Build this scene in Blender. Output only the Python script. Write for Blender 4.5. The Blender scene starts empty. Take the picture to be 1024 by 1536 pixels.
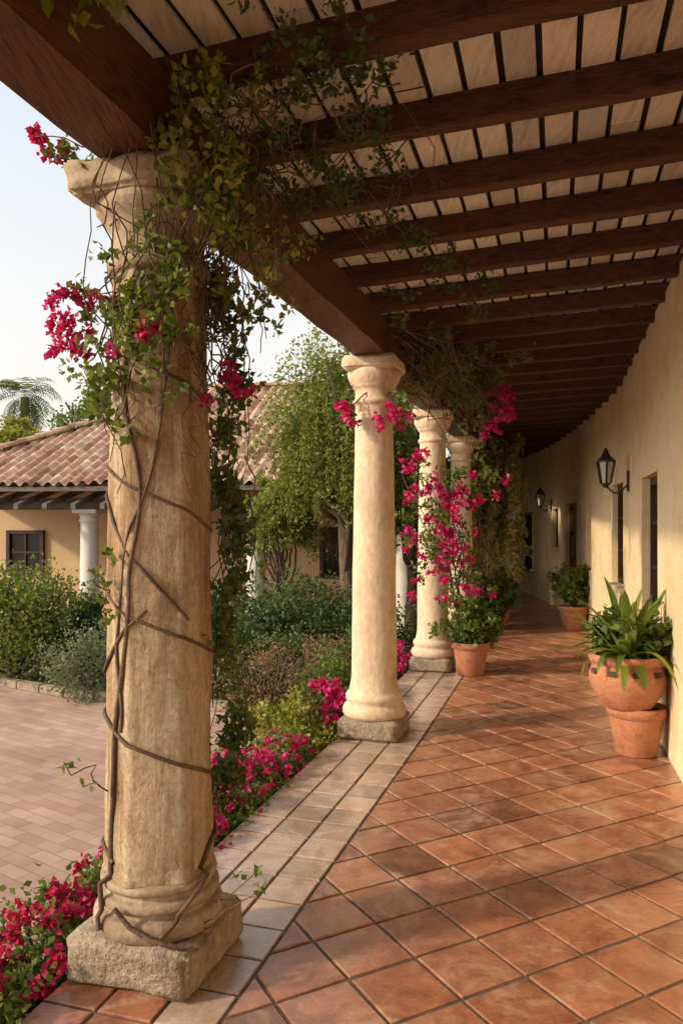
import bpy, bmesh, math, random
import numpy as np
from mathutils import Vector, Matrix, noise
random.seed(7); rng=np.random.default_rng(11)
scene=bpy.context.scene
COL=scene.collection

# ------------------------------------------------------------ materials
def newmat(name):
    m=bpy.data.materials.new(name); m.use_nodes=True
    nt=m.node_tree; nt.nodes.clear()
    out=nt.nodes.new('ShaderNodeOutputMaterial'); b=nt.nodes.new('ShaderNodeBsdfPrincipled')
    nt.links.new(b.outputs[0],out.inputs[0])
    return m,nt,b,out
def N(nt,t,**k):
    n=nt.nodes.new(t)
    for a,v in k.items(): setattr(n,a,v)
    return n
def L(nt,a,b): nt.links.new(a,b)
def noise_n(nt,vec,scale,detail=4,rough=.55,dist=0):
    n=N(nt,'ShaderNodeTexNoise'); n.inputs['Scale'].default_value=scale
    n.inputs['Detail'].default_value=detail; n.inputs['Roughness'].default_value=rough
    n.inputs['Distortion'].default_value=dist
    if vec is not None: L(nt,vec,n.inputs['Vector'])
    return n.outputs['Fac']
def ramp(nt,fac,stops):
    r=N(nt,'ShaderNodeValToRGB'); e=r.color_ramp.elements
    while len(e)<len(stops): e.new(.5)
    for i,(p,c) in enumerate(stops):
        e[i].position=p; e[i].color=(c[0],c[1],c[2],1) if hasattr(c,'__len__') else (c,c,c,1)
    L(nt,fac,r.inputs[0]); return r.outputs[0]
def mix(nt,fac,a,b,mode='MIX'):
    m=N(nt,'ShaderNodeMix',data_type='RGBA',blend_type=mode)
    for s,v in ((m.inputs['Factor'],fac),(m.inputs['A'],a),(m.inputs['B'],b)):
        if hasattr(v,'is_output'): L(nt,v,s)
        elif s.type=='VALUE': s.default_value=v
        else: s.default_value=(v[0],v[1],v[2],1)
    return m.outputs['Result']
def coords(nt,scale=(1,1,1),rot=(0,0,0)):
    tc=N(nt,'ShaderNodeTexCoord'); mp=N(nt,'ShaderNodeMapping')
    mp.inputs['Scale'].default_value=scale; mp.inputs['Rotation'].default_value=rot
    L(nt,tc.outputs['Object'],mp.inputs['Vector']); return mp.outputs[0]
def bump(nt,b,h,strength=.3,dist=.02):
    bp=N(nt,'ShaderNodeBump'); bp.inputs['Strength'].default_value=strength
    bp.inputs['Distance'].default_value=dist; L(nt,h,bp.inputs['Height']); L(nt,bp.outputs[0],b.inputs['Normal'])
def vcol(nt):
    a=N(nt,'ShaderNodeAttribute'); a.attribute_name='Col'; return a.outputs['Color']

def mottled(name,c1,c2,c3=None,scale=3,stretch=(1,1,1),rot=(0,0,0),rough=.85,bs=.3,bscale=30,bd=.01,usecol=False,fine=.25,spec=.3):
    m,nt,b,o=newmat(name)
    v=coords(nt,stretch,rot)
    f=noise_n(nt,v,scale,5,.62,.3)
    st=[(.32,c1),(.66,c2)]
    if c3 is not None: st=[(.3,c1),(.52,c2),(.72,c3)]
    col=ramp(nt,f,st)
    f2=noise_n(nt,v,bscale,3,.7)
    col=mix(nt,fine,col,ramp(nt,f2,[(.3,.35),(.7,1.0)]),'MULTIPLY')
    if usecol: col=mix(nt,1.0,col,vcol(nt),'MULTIPLY')
    L(nt,col,b.inputs['Base Color'])
    b.inputs['Roughness'].default_value=rough
    b.inputs['Specular IOR Level'].default_value=spec
    bump(nt,b,f2,bs,bd)
    return m

M={}
M['stucco']=mottled('stucco_cream',(.66,.50,.29),(.80,.65,.42),(.70,.53,.32),scale=1.6,bs=.5,bscale=16,bd=.014,fine=.22)
M['stucco_far']=mottled('stucco_ochre',(.56,.40,.24),(.68,.51,.32),scale=1.0,bs=.3,bscale=20,fine=.15)
M['plaster']=mottled('plaster_column',(.66,.47,.32),(.76,.60,.43),(.54,.35,.22),scale=3.0,stretch=(1,1,.5),bs=.6,bscale=26,bd=.012,fine=.45)
M['whitecol']=mottled('white_column',(.62,.58,.52),(.72,.68,.62),scale=3,bs=.2,bscale=25)
M['stone']=mottled('weathered_stone',(.27,.19,.12),(.48,.37,.25),(.36,.27,.18),scale=5,bs=.5,bscale=35,bd=.010,fine=.6)
M['plinth']=mottled('plinth_stone',(.20,.16,.12),(.42,.34,.24),(.29,.23,.16),scale=6,bs=.9,bscale=40,bd=.02,fine=.65)
M['beam']=mottled('beam_wood',(.035,.013,.006),(.14,.052,.021),(.07,.026,.011),scale=3,stretch=(9,1.1,9),rot=(0,0,.29),bs=.8,bscale=9,bd=.014,rough=.5,fine=.6)
M['rafter']=mottled('rafter_wood',(.032,.013,.006),(.12,.048,.022),(.06,.025,.012),scale=3,stretch=(1.2,9,9),rot=(0,0,.29),bs=.8,bscale=9,bd=.014,rough=.55,fine=.6)
M['boards']=mottled('whitewashed_boards',(.64,.56,.46),(.80,.72,.62),(.50,.41,.32),scale=2.4,stretch=(8,1,1),rot=(0,0,.29),bs=.4,bscale=10,bd=.006,usecol=True,fine=.3)
M['gap']=mottled('dark_gap',(.02,.013,.008),(.03,.02,.012),rough=.9)
M['greywood']=mottled('grey_wood',(.10,.085,.07),(.20,.17,.14),scale=3,stretch=(1,8,8),bs=.5,bscale=12)
M['darkwood']=mottled('dark_joinery',(.035,.022,.016),(.08,.045,.03),scale=5,stretch=(4,4,1),bs=.4,bscale=15,rough=.55)
M['doorwood']=mottled('door_wood',(.13,.055,.026),(.22,.10,.05),scale=4,stretch=(6,6,1),bs=.4,bscale=15,rough=.6)
M['shutter']=mottled('shutter_wood',(.24,.09,.05),(.34,.14,.08),scale=5,bs=.3)
M['terracotta']=mottled('terracotta_pot',(.36,.13,.065),(.50,.215,.115),(.44,.22,.14),scale=7,bs=.5,bscale=45,bd=.006,fine=.5,rough=.8)
M['soil']=mottled('garden_soil',(.07,.045,.03),(.15,.10,.065),scale=6,bs=1,bscale=30,bd=.03,fine=.5)
M['grout']=mottled('grout',(.09,.07,.055),(.17,.135,.10),scale=14,bs=.6,bscale=60,fine=.4)
M['stem']=mottled('vine_stem',(.08,.05,.033),(.19,.13,.08),scale=14,bs=.8,bscale=50,fine=.4)
M['bark']=mottled('bark',(.08,.055,.035),(.17,.12,.08),scale=8,stretch=(3,3,1),bs=.9,bscale=25,fine=.4)
M['iron']=mottled('black_iron',(.012,.012,.012),(.03,.028,.025),scale=10,bs=.2,rough=.45,spec=.5)

def glassmat():
    m,nt,b,o=newmat('window_glass'); b.inputs['Base Color'].default_value=(.02,.022,.024,1)
    b.inputs['Roughness'].default_value=.12; return m
M['glass']=glassmat()
def lampglass():
    m,nt,b,o=newmat('lantern_glass'); b.inputs['Base Color'].default_value=(.50,.50,.46,1)
    b.inputs['Roughness'].default_value=.25; return m
M['lampglass']=lampglass()

def tilemat(name,c1,c2,worn,r0,r1,wornamt=1.0,spec=.6):
    m,nt,b,o=newmat(name)
    v=coords(nt)
    f=noise_n(nt,v,7,4,.65,.6)
    col=ramp(nt,f,[(.3,c1),(.68,c2)])
    col=mix(nt,1.0,col,vcol(nt),'MULTIPLY')
    f2=noise_n(nt,v,3.3,6,.76,.8)
    w=ramp(nt,f2,[(.50,0.0),(.64,.62*wornamt)])
    col=mix(nt,w,col,worn)
    dk=ramp(nt,f2,[(.34,.5),(.46,1.0)])
    col=mix(nt,.5,col,dk,'MULTIPLY')
    f3=noise_n(nt,v,60,3,.7)
    col=mix(nt,.4,col,ramp(nt,f3,[(.3,.4),(.65,1.0)]),'MULTIPLY')
    L(nt,col,b.inputs['Base Color'])
    rr=ramp(nt,f2,[(.35,r0),(.7,r1)])
    L(nt,rr,b.inputs['Roughness'])
    b.inputs['Specular IOR Level'].default_value=spec
    h=mix(nt,.35,f,f3)
    bump(nt,b,h,.4,.006)
    return m
M['tile']=tilemat('terracotta_floor_tile',(.25,.098,.050),(.44,.19,.102),(.54,.35,.22),.22,.45,1,.7)
M['btile']=tilemat('border_floor_tile',(.36,.24,.17),(.52,.38,.28),(.60,.51,.42),.14,.34,.7,.9)

def paver():
    m,nt,b,o=newmat('patio_pavers')
    v=coords(nt,rot=(0,0,.6))
    br=N(nt,'ShaderNodeTexBrick'); L(nt,v,br.inputs['Vector'])
    br.inputs['Scale'].default_value=1; br.inputs['Brick Width'].default_value=.22; br.inputs['Row Height'].default_value=.11
    br.inputs['Mortar Size'].default_value=.004; br.inputs['Mortar Smooth'].default_value=.3
    br.inputs['Color1'].default_value=(.43,.26,.19,1); br.inputs['Color2'].default_value=(.54,.37,.28,1)
    br.inputs['Mortar'].default_value=(.31,.22,.17,1)
    f=noise_n(nt,v,1.3,5,.65)
    col=mix(nt,.8,br.outputs['Color'],ramp(nt,f,[(.3,(.55,.5,.48)),(.7,(1,1,1))]),'MULTIPLY')
    L(nt,col,b.inputs['Base Color']); b.inputs['Roughness'].default_value=.75
    f3=noise_n(nt,v,40,3,.6)
    bump(nt,b,mix(nt,.3,ramp(nt,br.outputs['Fac'],[(0,1.0),(1,0.0)]),f3),.5,.006)
    return m
M['paver']=paver()

def rooftile():
    m,nt,b,o=newmat('clay_roof_tiles')
    tc=N(nt,'ShaderNodeTexCoord')
    mp=N(nt,'ShaderNodeMapping'); mp.inputs['Scale'].default_value=(1/.22,1/.33,0); L(nt,tc.outputs['Object'],mp.inputs['Vector'])
    fl=N(nt,'ShaderNodeVectorMath',operation='FLOOR'); L(nt,mp.outputs[0],fl.inputs[0])
    wn=N(nt,'ShaderNodeTexWhiteNoise',noise_dimensions='2D'); L(nt,fl.outputs[0],wn.inputs['Vector'])
    col=ramp(nt,wn.outputs['Value'],[(0,(.28,.15,.09)),(.35,(.48,.27,.165)),(.7,(.58,.37,.24)),(1,(.66,.48,.34))])
    f=noise_n(nt,tc.outputs['Object'],5,5,.7)
    col=mix(nt,.6,col,ramp(nt,f,[(.32,(.4,.36,.33)),(.62,(1,1,1))]),'MULTIPLY')
    L(nt,col,b.inputs['Base Color']); b.inputs['Roughness'].default_value=.85
    bump(nt,b,noise_n(nt,tc.outputs['Object'],35,3,.6),.5,.01)
    return m
M['roof']=rooftile()

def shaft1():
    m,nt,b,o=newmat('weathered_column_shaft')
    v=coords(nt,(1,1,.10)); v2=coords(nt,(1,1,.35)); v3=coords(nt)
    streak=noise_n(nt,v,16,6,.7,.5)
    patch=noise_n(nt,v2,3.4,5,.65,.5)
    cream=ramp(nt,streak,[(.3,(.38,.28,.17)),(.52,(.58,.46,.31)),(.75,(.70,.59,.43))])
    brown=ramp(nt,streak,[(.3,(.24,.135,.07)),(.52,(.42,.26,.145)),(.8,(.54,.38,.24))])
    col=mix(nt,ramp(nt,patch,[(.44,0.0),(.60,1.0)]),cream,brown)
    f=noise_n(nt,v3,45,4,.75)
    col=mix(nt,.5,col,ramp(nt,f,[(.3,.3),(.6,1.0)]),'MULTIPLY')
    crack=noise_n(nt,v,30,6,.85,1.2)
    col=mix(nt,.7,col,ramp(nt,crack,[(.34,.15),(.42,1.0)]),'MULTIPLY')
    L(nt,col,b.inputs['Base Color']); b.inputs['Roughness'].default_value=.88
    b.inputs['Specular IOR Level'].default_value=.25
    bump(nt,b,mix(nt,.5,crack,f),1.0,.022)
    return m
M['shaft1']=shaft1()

def leafmat(name,trans=.35,rough=.5):
    m,nt,b,o=newmat(name)
    c=vcol(nt); L(nt,c,b.inputs['Base Color']); b.inputs['Roughness'].default_value=rough
    b.inputs['Specular IOR Level'].default_value=.35
    t=N(nt,'ShaderNodeBsdfTranslucent')
    L(nt,mix(nt,1.0,c,(1.5,1.5,.9),'MULTIPLY'),t.inputs['Color'])
    ms=N(nt,'ShaderNodeMixShader'); ms.inputs[0].default_value=trans
    L(nt,b.outputs[0],ms.inputs[1]); L(nt,t.outputs[0],ms.inputs[2]); L(nt,ms.outputs[0],o.inputs[0])
    return m
M['leaf']=leafmat('leaf_foliage'); M['bract']=leafmat('bougainvillea_bracts',.3,.6)

# ------------------------------------------------------------ helpers
def empty(name,loc=(0,0,0),rotz=0):
    e=bpy.data.objects.new(name,None); e.empty_display_size=.1; e.location=loc; e.rotation_euler=(0,0,rotz)
    COL.objects.link(e); return e
class MB:
    def __init__(s): s.v=[];s.f=[];s.mi=[];s.mats=[];s.c=[];s.sm=[]
    def mat(s,m):
        if m not in s.mats: s.mats.append(m)
        return s.mats.index(m)
    def add(s,vs,fs,m,col=(1,1,1),smooth=False):
        o=len(s.v); s.v+= [tuple(p) for p in vs]; s.c+=[col]*len(vs); k=s.mat(m)
        for f in fs: s.f.append(tuple(i+o for i in f)); s.mi.append(k); s.sm.append(smooth)
    def box(s,c,hx,hy,hz,m,col=(1,1,1),bev=0.0,jit=0.0):
        c=Vector(c);hx=Vector(hx);hy=Vector(hy);hz=Vector(hz)
        if bev<=0:
            vs=[c+hx*a+hy*b+hz*d for d in(-1,1) for b in(-1,1) for a in(-1,1)]
            s.add(vs,[(0,2,3,1),(4,5,7,6),(0,1,5,4),(2,6,7,3),(0,4,6,2),(1,3,7,5)],m,col)
        else:
            lx,ly,lz=hx.length,hy.length,hz.length
            bm=bmesh.new(); bmesh.ops.create_cube(bm,size=2)
            for v in bm.verts: v.co=Vector((v.co.x*lx,v.co.y*ly,v.co.z*lz))
            bmesh.ops.bevel(bm,geom=bm.edges[:],offset=bev,segments=2,affect='EDGES')
            ux,uy,uz=hx/lx,hy/ly,hz/lz
            vs=[c+ux*v.co.x+uy*v.co.y+uz*v.co.z for v in bm.verts]
            bm.verts.index_update()
            fs=[[v.index for v in f.verts] for f in bm.faces]
            s.add(vs,fs,m,col); bm.free()
    def lathe(s,prof,c,m,seg=40,col=(1,1,1),smooth=True,amp=0,fr=6,facet=0,caps=True,foff=.2,fn=math.pi/4):
        vs=[];n=len(prof)
        for (r,z) in prof:
            for i in range(seg):
                th=2*math.pi*i/seg; rr=r
                if facet:
                    a=((th+foff)%fn)-fn/2
                    rr=r*((1-facet)+facet/math.cos(a)*.95)
                p=Vector((rr*math.cos(th),rr*math.sin(th),z))
                if amp:
                    q=noise.noise(Vector((p.x*fr+c[0]*3,p.y*fr+c[1]*3,z*fr*.6)))+.5*noise.noise(Vector((p.x*fr*3,p.y*fr*3,z*fr*2)))
                    p.x*=1+amp*q/max(r,.05); p.y*=1+amp*q/max(r,.05)
                vs.append(p+Vector(c))
        fs=[]
        for j in range(n-1):
            for i in range(seg):
                a=j*seg+i;b=j*seg+(i+1)%seg
                fs.append((a,b,b+seg,a+seg))
        if caps:
            fs.append(tuple(range(seg))[::-1]); fs.append(tuple((n-1)*seg+i for i in range(seg)))
        s.add(vs,fs,m,col,smooth)
    def obj(s,name,parent=None,usecol=True):
        me=bpy.data.meshes.new(name); me.from_pydata(s.v,[],s.f)
        for m in s.mats: me.materials.append(m)
        me.polygons.foreach_set('material_index',s.mi); me.polygons.foreach_set('use_smooth',s.sm)
        if usecol:
            ca=me.color_attributes.new('Col','FLOAT_COLOR','POINT')
            arr=np.ones((len(s.v),4),dtype=np.float32); arr[:,:3]=np.array(s.c,dtype=np.float32); ca.data.foreach_set('color',arr.ravel())
        me.update()
        o=bpy.data.objects.new(name,me); COL.objects.link(o)
        if parent: o.parent=parent
        return o

def rough_box(mb,c,hx,hy,hz,m,amp=.008,cuts=10,bev=.015):
    lx,ly,lz=Vector(hx).length,Vector(hy).length,Vector(hz).length
    bm=bmesh.new(); bmesh.ops.create_cube(bm,size=2)
    for v in bm.verts: v.co=Vector((v.co.x*lx,v.co.y*ly,v.co.z*lz))
    bmesh.ops.bevel(bm,geom=bm.edges[:],offset=bev,segments=3,affect='EDGES')
    bmesh.ops.subdivide_edges(bm,edges=[e for e in bm.edges if e.calc_length()>.06],cuts=cuts,use_grid_fill=True)
    ux,uy,uz=Vector(hx)/lx,Vector(hy)/ly,Vector(hz)/lz
    vs=[]
    for v in bm.verts:
        p=v.co; q=Vector(c)+p
        d=noise.noise(q*7)*amp*1.6+noise.noise(q*22)*amp*.7
        edge=sum(1 for a,l in((p.x,lx),(p.y,ly),(p.z,lz)) if abs(abs(a)-l)<.025)
        if edge>=2: d-=abs(noise.noise(q*9))*amp*2.2
        p=p+p.normalized()*d
        vs.append(Vector(c)+ux*p.x+uy*p.y+uz*p.z)
    bm.verts.index_update()
    mb.add(vs,[[v.index for v in f.verts] for f in bm.faces],m,smooth=True); bm.free()

def leafmesh(name,C,size,cols,mat,parent=None,width=.33,dirbias=None,bias=0.0,szvar=.35):
    C=np.asarray(C,dtype=np.float64); n=len(C)
    d=rng.normal(size=(n,3)); d/=np.linalg.norm(d,axis=1)[:,None]
    if dirbias is not None:
        d=d*(1-bias)+np.asarray(dirbias)*bias; d/=np.linalg.norm(d,axis=1)[:,None]
    a=rng.normal(size=(n,3)); w=np.cross(d,a); w/=np.linalg.norm(w,axis=1)[:,None]; nn=np.cross(w,d)
    Ls=(np.asarray(size)*(1+szvar*rng.uniform(-1,1,n)))[:,None]
    V=np.empty((n,4,3)); V[:,0]=C; V[:,1]=C+d*.42*Ls+w*width*Ls+nn*.1*Ls; V[:,2]=C+d*Ls-nn*.08*Ls; V[:,3]=C+d*.42*Ls-w*width*Ls+nn*.1*Ls
    me=bpy.data.meshes.new(name); me.vertices.add(4*n); me.vertices.foreach_set('co',V.ravel())
    me.loops.add(4*n); me.polygons.add(n)
    me.polygons.foreach_set('loop_start',np.arange(0,4*n,4)); me.loops.foreach_set('vertex_index',np.arange(4*n))
    me.update(calc_edges=True)
    ca=me.color_attributes.new('Col','FLOAT_COLOR','POINT')
    cc=np.ones((n,4,4),dtype=np.float32); cc[:,:,:3]=np.asarray(cols)[:,None,:]; ca.data.foreach_set('color',cc.ravel())
    me.materials.append(mat)
    o=bpy.data.objects.new(name,me); COL.objects.link(o)
    if parent: o.parent=parent
    return o
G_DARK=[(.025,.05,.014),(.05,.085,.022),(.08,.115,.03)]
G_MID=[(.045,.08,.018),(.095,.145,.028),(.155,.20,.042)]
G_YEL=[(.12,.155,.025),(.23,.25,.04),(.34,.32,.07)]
G_GREY=[(.10,.13,.08),(.16,.19,.12),(.22,.23,.16)]
G_DRY=[(.12,.07,.035),(.20,.12,.06),(.26,.17,.09)]
MAG=[(.36,.006,.09),(.54,.02,.17),(.66,.05,.25)]
CRIM=[(.28,.005,.045),(.42,.012,.08),(.56,.03,.13)]
def pal(p,n,clump=None):
    p=np.array(p); t=rng.uniform(0,1,n)
    if clump is not None: t=np.clip(t*.55+clump*.45,0,1)
    x=t*(len(p)-1); i=np.clip(x.astype(int),0,len(p)-2); f=(x-i)[:,None]
    return p[i]*(1-f)+p[i+1]*f
def clumps(cs,dens,palette,sig=.5):
    P=[];K=[]
    for (x,y,z,r) in cs:
        n=int(dens*r**2/.01)+6
        m=max(3,int(n/22)); sub=rng.normal(size=(m,3))*r*.5; sub[:,2]*=.85
        k=rng.integers(0,m,n); p=sub[k]+rng.normal(size=(n,3))*r*.20
        P.append(p+np.array([x,y,z])); K.append(pal(palette,n,rng.uniform(0,1,m)[k]))
    return np.vstack(P),np.vstack(K)
def ellips(c,rad,n,palette,m=None,flat=.0,tight=.17):
    m=m or max(8,n//60)
    d=rng.normal(size=(m,3)); d/=np.linalg.norm(d,axis=1)[:,None]
    sub=d*(rng.uniform(.35,1,m)**.6)[:,None]
    sub*= (1+.22*rng.normal(size=m))[:,None]
    k=rng.integers(0,m,n); p=sub[k]+rng.normal(size=(n,3))*tight
    p=p*np.array(rad)+np.array(c)
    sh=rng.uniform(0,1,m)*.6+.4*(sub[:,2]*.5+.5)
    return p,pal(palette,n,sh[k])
def stems(name,paths,r,mat=None,parent=None,res=1):
    cu=bpy.data.curves.new(name,'CURVE'); cu.dimensions='3D'; cu.bevel_depth=1.0; cu.bevel_resolution=res
    for k,pts in enumerate(paths):
        sp=cu.splines.new('POLY'); sp.points.add(len(pts)-1)
        for i,p in enumerate(pts):
            sp.points[i].co=(p[0],p[1],p[2],1)
            rr=r if not isinstance(r,(list,tuple)) else r[k]
            sp.points[i].radius=rr*(p[3] if len(p)>3 else (1-.55*i/len(pts)))
        sp.use_smooth=True
    cu.materials.append(mat or M['stem'])
    o=bpy.data.objects.new(name,cu); COL.objects.link(o)
    if parent: o.parent=parent
    return o
def wiggle(a,b,n=8,amp=.05):
    a=Vector(a);b=Vector(b); out=[]; ph=random.uniform(0,50)
    for i in range(n+1):
        t=i/n; p=a.lerp(b,t); e=math.sin(math.pi*t)
        q=Vector((noise.noise((t*3,ph,0)),noise.noise((t*3,ph,9)),noise.noise((t*3,ph,19))))*amp*2*(e+.15)
        out.append(tuple(p+q))
    return out

# ------------------------------------------------------------ corridor curves
def hermite(pts):
    ys=[p[0] for p in pts]; xs=[p[1] for p in pts]; n=len(pts)
    m=[(xs[min(i+1,n-1)]-xs[max(i-1,0)])/(ys[min(i+1,n-1)]-ys[max(i-1,0)]) for i in range(n)]
    def f(y):
        if y<=ys[0]: return xs[0]+m[0]*(y-ys[0])
        if y>=ys[-1]: return xs[-1]+m[-1]*(y-ys[-1])
        i=max(j for j in range(n-1) if ys[j]<=y)
        h=ys[i+1]-ys[i]; t=(y-ys[i])/h
        return ((2*t**3-3*t**2+1)*xs[i]+(t**3-2*t**2+t)*h*m[i]+(-2*t**3+3*t**2)*xs[i+1]+(t**3-t**2)*h*m[i+1])
    return f
Cx=hermite([(-4,-2.773),(0,-1.573),(2.93,-.694),(6.08,.259),(8.83,1.05),(11.4,1.77),(14,2.42),(16.6,2.95),(19.2,3.25),(22,3.3),(25,3.1),(28,2.6)])
Wx=hermite([(-4,-.18),(0,.88),(4.87,2.17),(6.8,2.69),(9.4,3.39),(12,3.86),(14.5,4.22),(17.5,4.47),(20.5,4.55),(24,4.45),(28,4.1)])
def frame(F,y):
    s=(F(y+.05)-F(y-.05))/.1; t=Vector((s,1,0)).normalized(); n=Vector((t.y,-t.x,0))
    return Vector((F(y),y,0)),t,n
def wall_hit(y):
    p,t,n=frame(Cx,y); s=1.0
    for _ in range(12):
        q=p+n*s; s+= (Wx(q.y)-q.x)*.9
    return p+n*s
Y0,Y1=-3.0,27.0
FL=-.35  # courtyard level

# ------------------------------------------------------------ ground
def sheet(name,pts,z,mat):
    mb=MB(); mb.add([(x,y,z) for x,y in pts],[tuple(range(len(pts)))],mat); return mb.obj(name)
sheet('ground',[(-400,-400),(400,-400),(400,400),(-400,400)],FL-.012,M['soil'])
edge=[(Cx(y)-.26,y) for y in np.arange(-3,8.7,.5)]
sheet('patio',[(-30,-20),(edge[0][0]-.6,-20)]+[(x-.6,y) for x,y in edge if y<7.2]+[(-1.2,8.2),(-3.2,8.9),(-5.0,10.0),(-30,10.4)],FL,M['paver'])
mb=MB()
kp=[(-1.2,8.24),(-3.2,8.94),(-5.0,10.04),(-9,10.2)]
for a,b in zip(kp[:-1],kp[1:]):
    a=Vector((*a,0));b=Vector((*b,0)); n=int((b-a).length/.4); d=(b-a)/n
    for i in range(n):
        c=a+d*(i+.5); mb.box((c.x,c.y,FL+.05),d*.49,Vector((-d.y,d.x,0)).normalized()*.06,(0,0,.05),M['plinth'],bev=.01)
mb.obj('garden_kerb')

# ------------------------------------------------------------ floor
floor=empty('veranda_floor')
def strip(mb,F0,F1,m,smooth=False,ys=np.arange(Y0,Y1+.1,.5),col=(1,1,1)):
    vs=[];
    for y in ys: vs+= [F0(y),F1(y)]
    fs=[(2*i,2*i+1,2*i+3,2*i+2) for i in range(len(ys)-1)]
    mb.add(vs,fs,m,col,smooth)
def off(F,d,z):
    def g(y):
        p,t,n=frame(F,y); q=p+n*d; return (q.x,q.y,z)
    return g
mb=MB()
strip(mb,off(Cx,-.25,-.007),off(Wx,.3,-.007),M['grout'])
strip(mb,off(Cx,-.25,FL-.05),off(Cx,-.25,-.007),M['terracotta'])
mb.obj('grout_bed',floor)
def clip(poly,p,n):
    out=[]
    for i in range(len(poly)):
        a=poly[i];b=poly[(i+1)%len(poly)]; da=(a-p).dot(n);db=(b-p).dot(n)
        if da>=0: out.append(a)
        if (da>=0)!=(db>=0): out.append(a.lerp(b,da/(da-db)))
    return out
def tile(mb,poly,m,col,z=0):
    if len(poly)<3: return
    c=sum(poly,Vector((0,0,0)))/len(poly)
    ar=abs(sum((poly[i].x*poly[(i+1)%len(poly)].y-poly[(i+1)%len(poly)].x*poly[i].y) for i in range(len(poly))))/2
    if ar<.0006: return
    k=.0055/math.sqrt(ar)*2
    dz=random.uniform(-.0012,.0012); tx=random.uniform(-.008,.008); ty=random.uniform(-.008,.008)
    n=len(poly); top=[];mid=[];bot=[]
    for p in poly:
        q=c+(p-c)*(1-k); h=dz+(q.x-c.x)*tx+(q.y-c.y)*ty
        top.append((q.x,q.y,z+h))
        q2=c+(p-c)*(1-k*.3); mid.append((q2.x,q2.y,z+h-.0022)); bot.append((p.x,p.y,z-.012))
    vs=top+mid+bot; fs=[tuple(range(n))]
    for i in range(n):
        j=(i+1)%n; fs+=[(i,n+i,n+j,j),(n+i,2*n+i,2*n+j,n+j)]
    mb.add(vs,fs,m,col)
mb=MB()
a0=math.atan(.3); T=Vector((math.sin(a0),math.cos(a0),0)); Nn=Vector((T.y,-T.x,0))
e1=(T+Nn).normalized(); e2=(T-Nn).normalized(); S=.29; g=.0062
org=Vector((-.15,2.2,0))
for i in range(-60,110):
    for j in range(-60,110):
        c=org+e1*(i*S)+e2*(j*S)
        if c.y<-2.5 or c.y>26.5: continue
        p,t,n=frame(Cx,c.y); lat=(c-p).dot(n)
        if lat<.2 or c.x>Wx(c.y)+.35: continue
        h=S/2-g
        jt=lambda: random.uniform(-.002,.002)
        poly=[c+e1*(h+jt())+e2*(h+jt()),c-e1*(h+jt())+e2*(h+jt()),c-e1*(h+jt())-e2*(h+jt()),c+e1*(h+jt())-e2*(h+jt())]
        q=p+n*.397
        poly=clip(poly,q,n)
        s=random.gauss(1,.17); w=random.uniform(-.08,.06); s=max(.55,min(1.4,s))
        tile(mb,poly,M['tile'],(s*(1+w),s,s*(1-w*1.5)))
mb.obj('floor_tiles',floor)
mb=MB()
rows=[(-.25,-.047),(-.036,.167),(.178,.384)]
yy=Y0
while yy<26:
    st=.215
    for r,(a,b) in enumerate(rows):
        y0,y1=yy+.005,yy+st-.005
        A,tA,nA=frame(Cx,y0);B,tB,nB=frame(Cx,y1)
        poly=[A+nA*a,A+nA*b,B+nB*b,B+nB*a]
        s=max(.65,random.gauss(1,.11)); w=random.uniform(-.05,.05)
        if y0<2.75 and (r<2 or y0<2.3): tile(mb,poly,M['tile'],(s*1.05,s,s))
        else: tile(mb,poly,M['btile'],(s*(1+w),s,s*(1-w)))
    yy+=st
mb.obj('border_tiles',floor)

# ------------------------------------------------------------ columns
base=[(.236,.15),(.250,.175),(.252,.205),(.240,.235),(.216,.25),(.212,.265),(.226,.285),(.228,.31),(.214,.335),(.198,.345),(.196,.365),(.188,.40),(.180,.45)]
def shaftprof():
    o=[]
    for i in range(1,26):
        t=i/25; z=.45+(2.58-.45)*t; r=.180-.032*t**1.35; o.append((r,z))
    return o
cap=[(.150,2.592),(.166,2.602),(.171,2.62),(.166,2.636),(.152,2.644),(.150,2.68),(.152,2.725),(.170,2.732),(.172,2.746),(.182,2.76),(.200,2.79),(.212,2.82),(.214,2.85),(.204,2.868)]
def torus(r0,r,z0,z1,n=7):
    return [(r0+(r-r0)*math.sin(math.pi*i/(n-1))**.7,z0+(z1-z0)*(.5-.5*math.cos(math.pi*i/(n-1)))) for i in range(n)]
cy=[2.93,6.08,8.83,11.4,14.0,16.6,19.2,22.0,25.0,-.3]
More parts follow.
